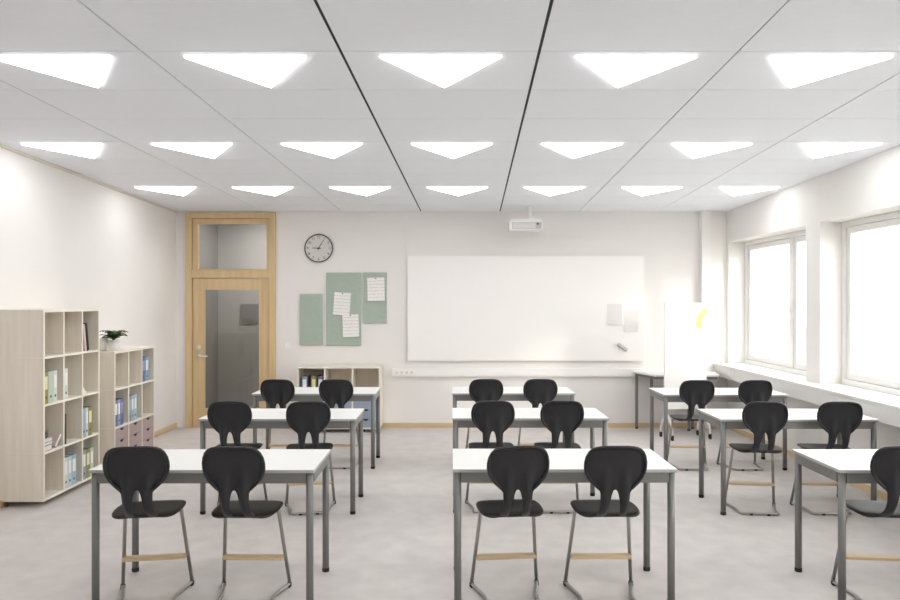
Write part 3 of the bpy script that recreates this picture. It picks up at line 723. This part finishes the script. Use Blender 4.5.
# light switch
sw = thing('light_switch', 'small white light switch on the wall beside the door', 'switch', (px_x(288.3, YB), YB, px_z(345.5, YB)))
obj('plate', bbox(-0.042, 0.042, -0.010, 0, -0.042, 0.042, 0.003), M['white_plastic'], sw); obj('rocker', bbox(-0.024, 0.024, -0.015, -0.010, -0.028, 0.028, 0.003), M['white_plastic'], sw)

# cable trunking under the whiteboard
yt = YB - 0.05
tr = thing('cable_trunking', 'white cable trunking with sockets running below the whiteboard', 'trunking', (0, YB, 0))
x0, x1, z1, z0 = px_x(392, yt), 3.598, px_z(368.5, yt), px_z(376.6, yt)
obj('channel', bbox(x0, x1, -0.05, 0, z0, z1, 0.003), M['white_plastic'], tr)
obj('cover_lip', bbox(x0 + 0.004, x1, -0.0525, -0.05, z0 + 0.016, z1 - 0.016, 0.001), M['white_plastic'], tr)
for k in range(4):
    xa = x0 + 0.035 + k * 0.068
    s = obj('socket', bbox(xa, xa + 0.06, -0.058, -0.0525, z0 + 0.02, z1 - 0.02, 0.002), M['white_plastic'], tr)
    bm = B(); cyl(bm, (xa + 0.03, -0.0587, (z0 + z1) / 2), (xa + 0.03, -0.057, (z0 + z1) / 2), 0.019, 16); obj('socket_well', bm, mat('socket_well_%d' % k, (0.68, 0.66, 0.64), 0.6), s)
for xa in (2.45, 2.53): obj('socket', bbox(xa, xa + 0.06, -0.058, -0.0525, z0 + 0.02, z1 - 0.02, 0.002), M['white_plastic'], tr)

# ------------------------------------------------------------------ projector
yp = 9.45; pxc = px_x(524.8, yp); zb, zt_ = px_z(231.0, yp), px_z(219.8, yp)
pj = thing('projector', 'white ceiling projector hanging above the whiteboard', 'projector', (pxc, yp, zb))
hw_, hh = 0.215, zt_ - zb
bm = B(); prism(bm, [(-hw_, 0), (hw_, 0), (hw_, hh * 0.86), (hw_ - 0.03, hh), (-hw_ + 0.035, hh), (-hw_, hh * 0.72)], 'y', -0.13, 0.17)
bmesh.ops.bevel(bm, geom=bm.edges[:], offset=0.008, segments=2, affect='EDGES'); obj('housing', bm, M['white_plastic'], pj)
obj('rear_panel', bbox(-hw_ + 0.04, hw_ - 0.015, -0.134, -0.128, 0.012, hh * 0.70, 0.002), M['grey_plastic'], pj)
for k in range(5): obj('vent_slat', bbox(-hw_ + 0.05, hw_ - 0.09, -0.137, -0.133, 0.022 + k * 0.016, 0.030 + k * 0.016), M['white_plastic'], pj)
obj('port', bbox(hw_ - 0.075, hw_ - 0.045, -0.137, -0.133, 0.07, 0.09), M['dark_grey'], pj)
bm = B(); cyl(bm, (0.1, 0.168, hh * .45), (0.1, 0.19, hh * .45), 0.035, 20); obj('lens', bm, M['dark_grey'], pj)
top = cz(yp) - zb
bm = B(); cyl(bm, (0.065, 0, hh + 0.02), (0.065, 0, cz(yp) - zb - 0.006), 0.018, 16); box(bm, 0.035, 0.12, -0.05, 0.05, hh - 0.002, hh + 0.03, 0.004); obj('mount_arm', bm, M['white_plastic'], pj)
bm = B(); lathe(bm, [(0.05, 0), (0.055, 0.012)], 20, (0.065, 0, top - 0.013)); obj('ceiling_plate', bm, M['white_plastic'], pj)

# ------------------------------------------------------------------ mobile whiteboard with sticky notes
MR = 13
fc = thing('mobile_whiteboard', 'tall narrow mobile whiteboard on castors in the window corner', 'whiteboard', (2.955, 9.12, 0), R(MR))

obj('panel', bbox(-0.295, 0.295, -0.012, 0.012, 0.37, 1.712, 0.004), M['board'], fc)
for s in (-1, 1):
    x = 0.25 * s
    bm = B(); tube(bm, fillet([(x, 0.014, 1.2), (x, 0.022, 0.36), (x, 0.022, 0.30)], 0.02), 0.012, 8); obj('upright', bm, M['white_plastic'], fc, True)
    for yy in (-1, 1):
        xo = x + 0.012 * s
        bm = B(); tube(bm, fillet([(x, 0.022, 0.33), (x + (xo - x) * 0.7, 0.11 * yy, 0.20), (xo, 0.14 * yy, 0.13), (xo, 0.14 * yy, 0.062)], 0.03), 0.012, 8); obj('leg', bm, M['white_plastic'], fc, True)
        cs = B(); cyl(cs, (xo - 0.008, 0.14 * yy, 0.026), (xo + 0.008, 0.14 * yy, 0.026), 0.026, 18); box(cs, xo - 0.014, xo + 0.014, 0.14 * yy - 0.016, 0.14 * yy + 0.016, 0.045, 0.066, 0.003); obj('castor', cs, M['rubber'], fc)
for i, (px, py, nm) in enumerate(((704.6, 311.5, 'topmost'), (700.6, 315.2, 'second highest'), (698.3, 320.0, 'third highest'), (698.6, 325.2, 'lowest'))):
    lx = (px_x(px, 9.16) - 2.955) / math.cos(R(MR)); y = 9.12 + lx * math.sin(R(MR)) - 0.0128 * math.cos(R(MR)); xn = 2.955 + lx * math.cos(R(MR)) + 0.0128 * math.sin(R(MR))
    t = thing('sticky_note', 'yellow sticky note on the mobile whiteboard, %s of four' % nm, 'sticky note', (xn, y, px_z(py, y)), 0, 'yellow sticky notes'); t.rotation_euler = (0, R((12, -8, 5, 0)[i]), R(MR))
    bm = B(); n = 4; rows = []
    for q in range(n + 1):
        s = q / n; rows.append([bm.verts.new((-0.036, -0.001 - 0.012 * s ** 2, 0.036 - 0.072 * s)), bm.verts.new((0.036, -0.001 - 0.012 * s ** 2, 0.036 - 0.072 * s))])
    for a, b in zip(rows, rows[1:]): bm.faces.new((a[0], a[1], b[1], b[0]))
    obj('note_paper', bm, M['yellow'], t, False, [('SOLIDIFY', dict(thickness=0.0006))])

# ------------------------------------------------------------------ teacher's table in the corner
tt = thing('side_table', 'plain grey-legged table behind the mobile whiteboard in the corner', 'table', (2.47, 9.34, 0))
bm = B(); prism(bm, [(0.0, 0.50), (0.16, 0.0), (1.0, 0.0), (1.12, 0.50)], 'z', 0.755, 0.778); obj('tabletop', bm, M['white_top'], tt)
bm = B(); prism(bm, [(0.03, 0.48), (0.18, 0.02), (0.98, 0.02), (1.09, 0.48)], 'z', 0.72, 0.755); obj('apron', bm, M['steel'], tt)
for x, y in ((0.045, 0.465), (0.20, 0.30), (0.70, 0.30), (0.80, 0.45)):
    bm = B(); cyl(bm, (x, y, 0.015), (x, y, 0.73), 0.019, 16); l = obj('leg', bm, M['steel'], tt)
    bm = B(); lathe(bm, [(0.019, 0), (0.021, 0.004), (0.021, 0.02)], 16, (x, y, 0)); obj('foot_cap', bm, M['rubber'], l)
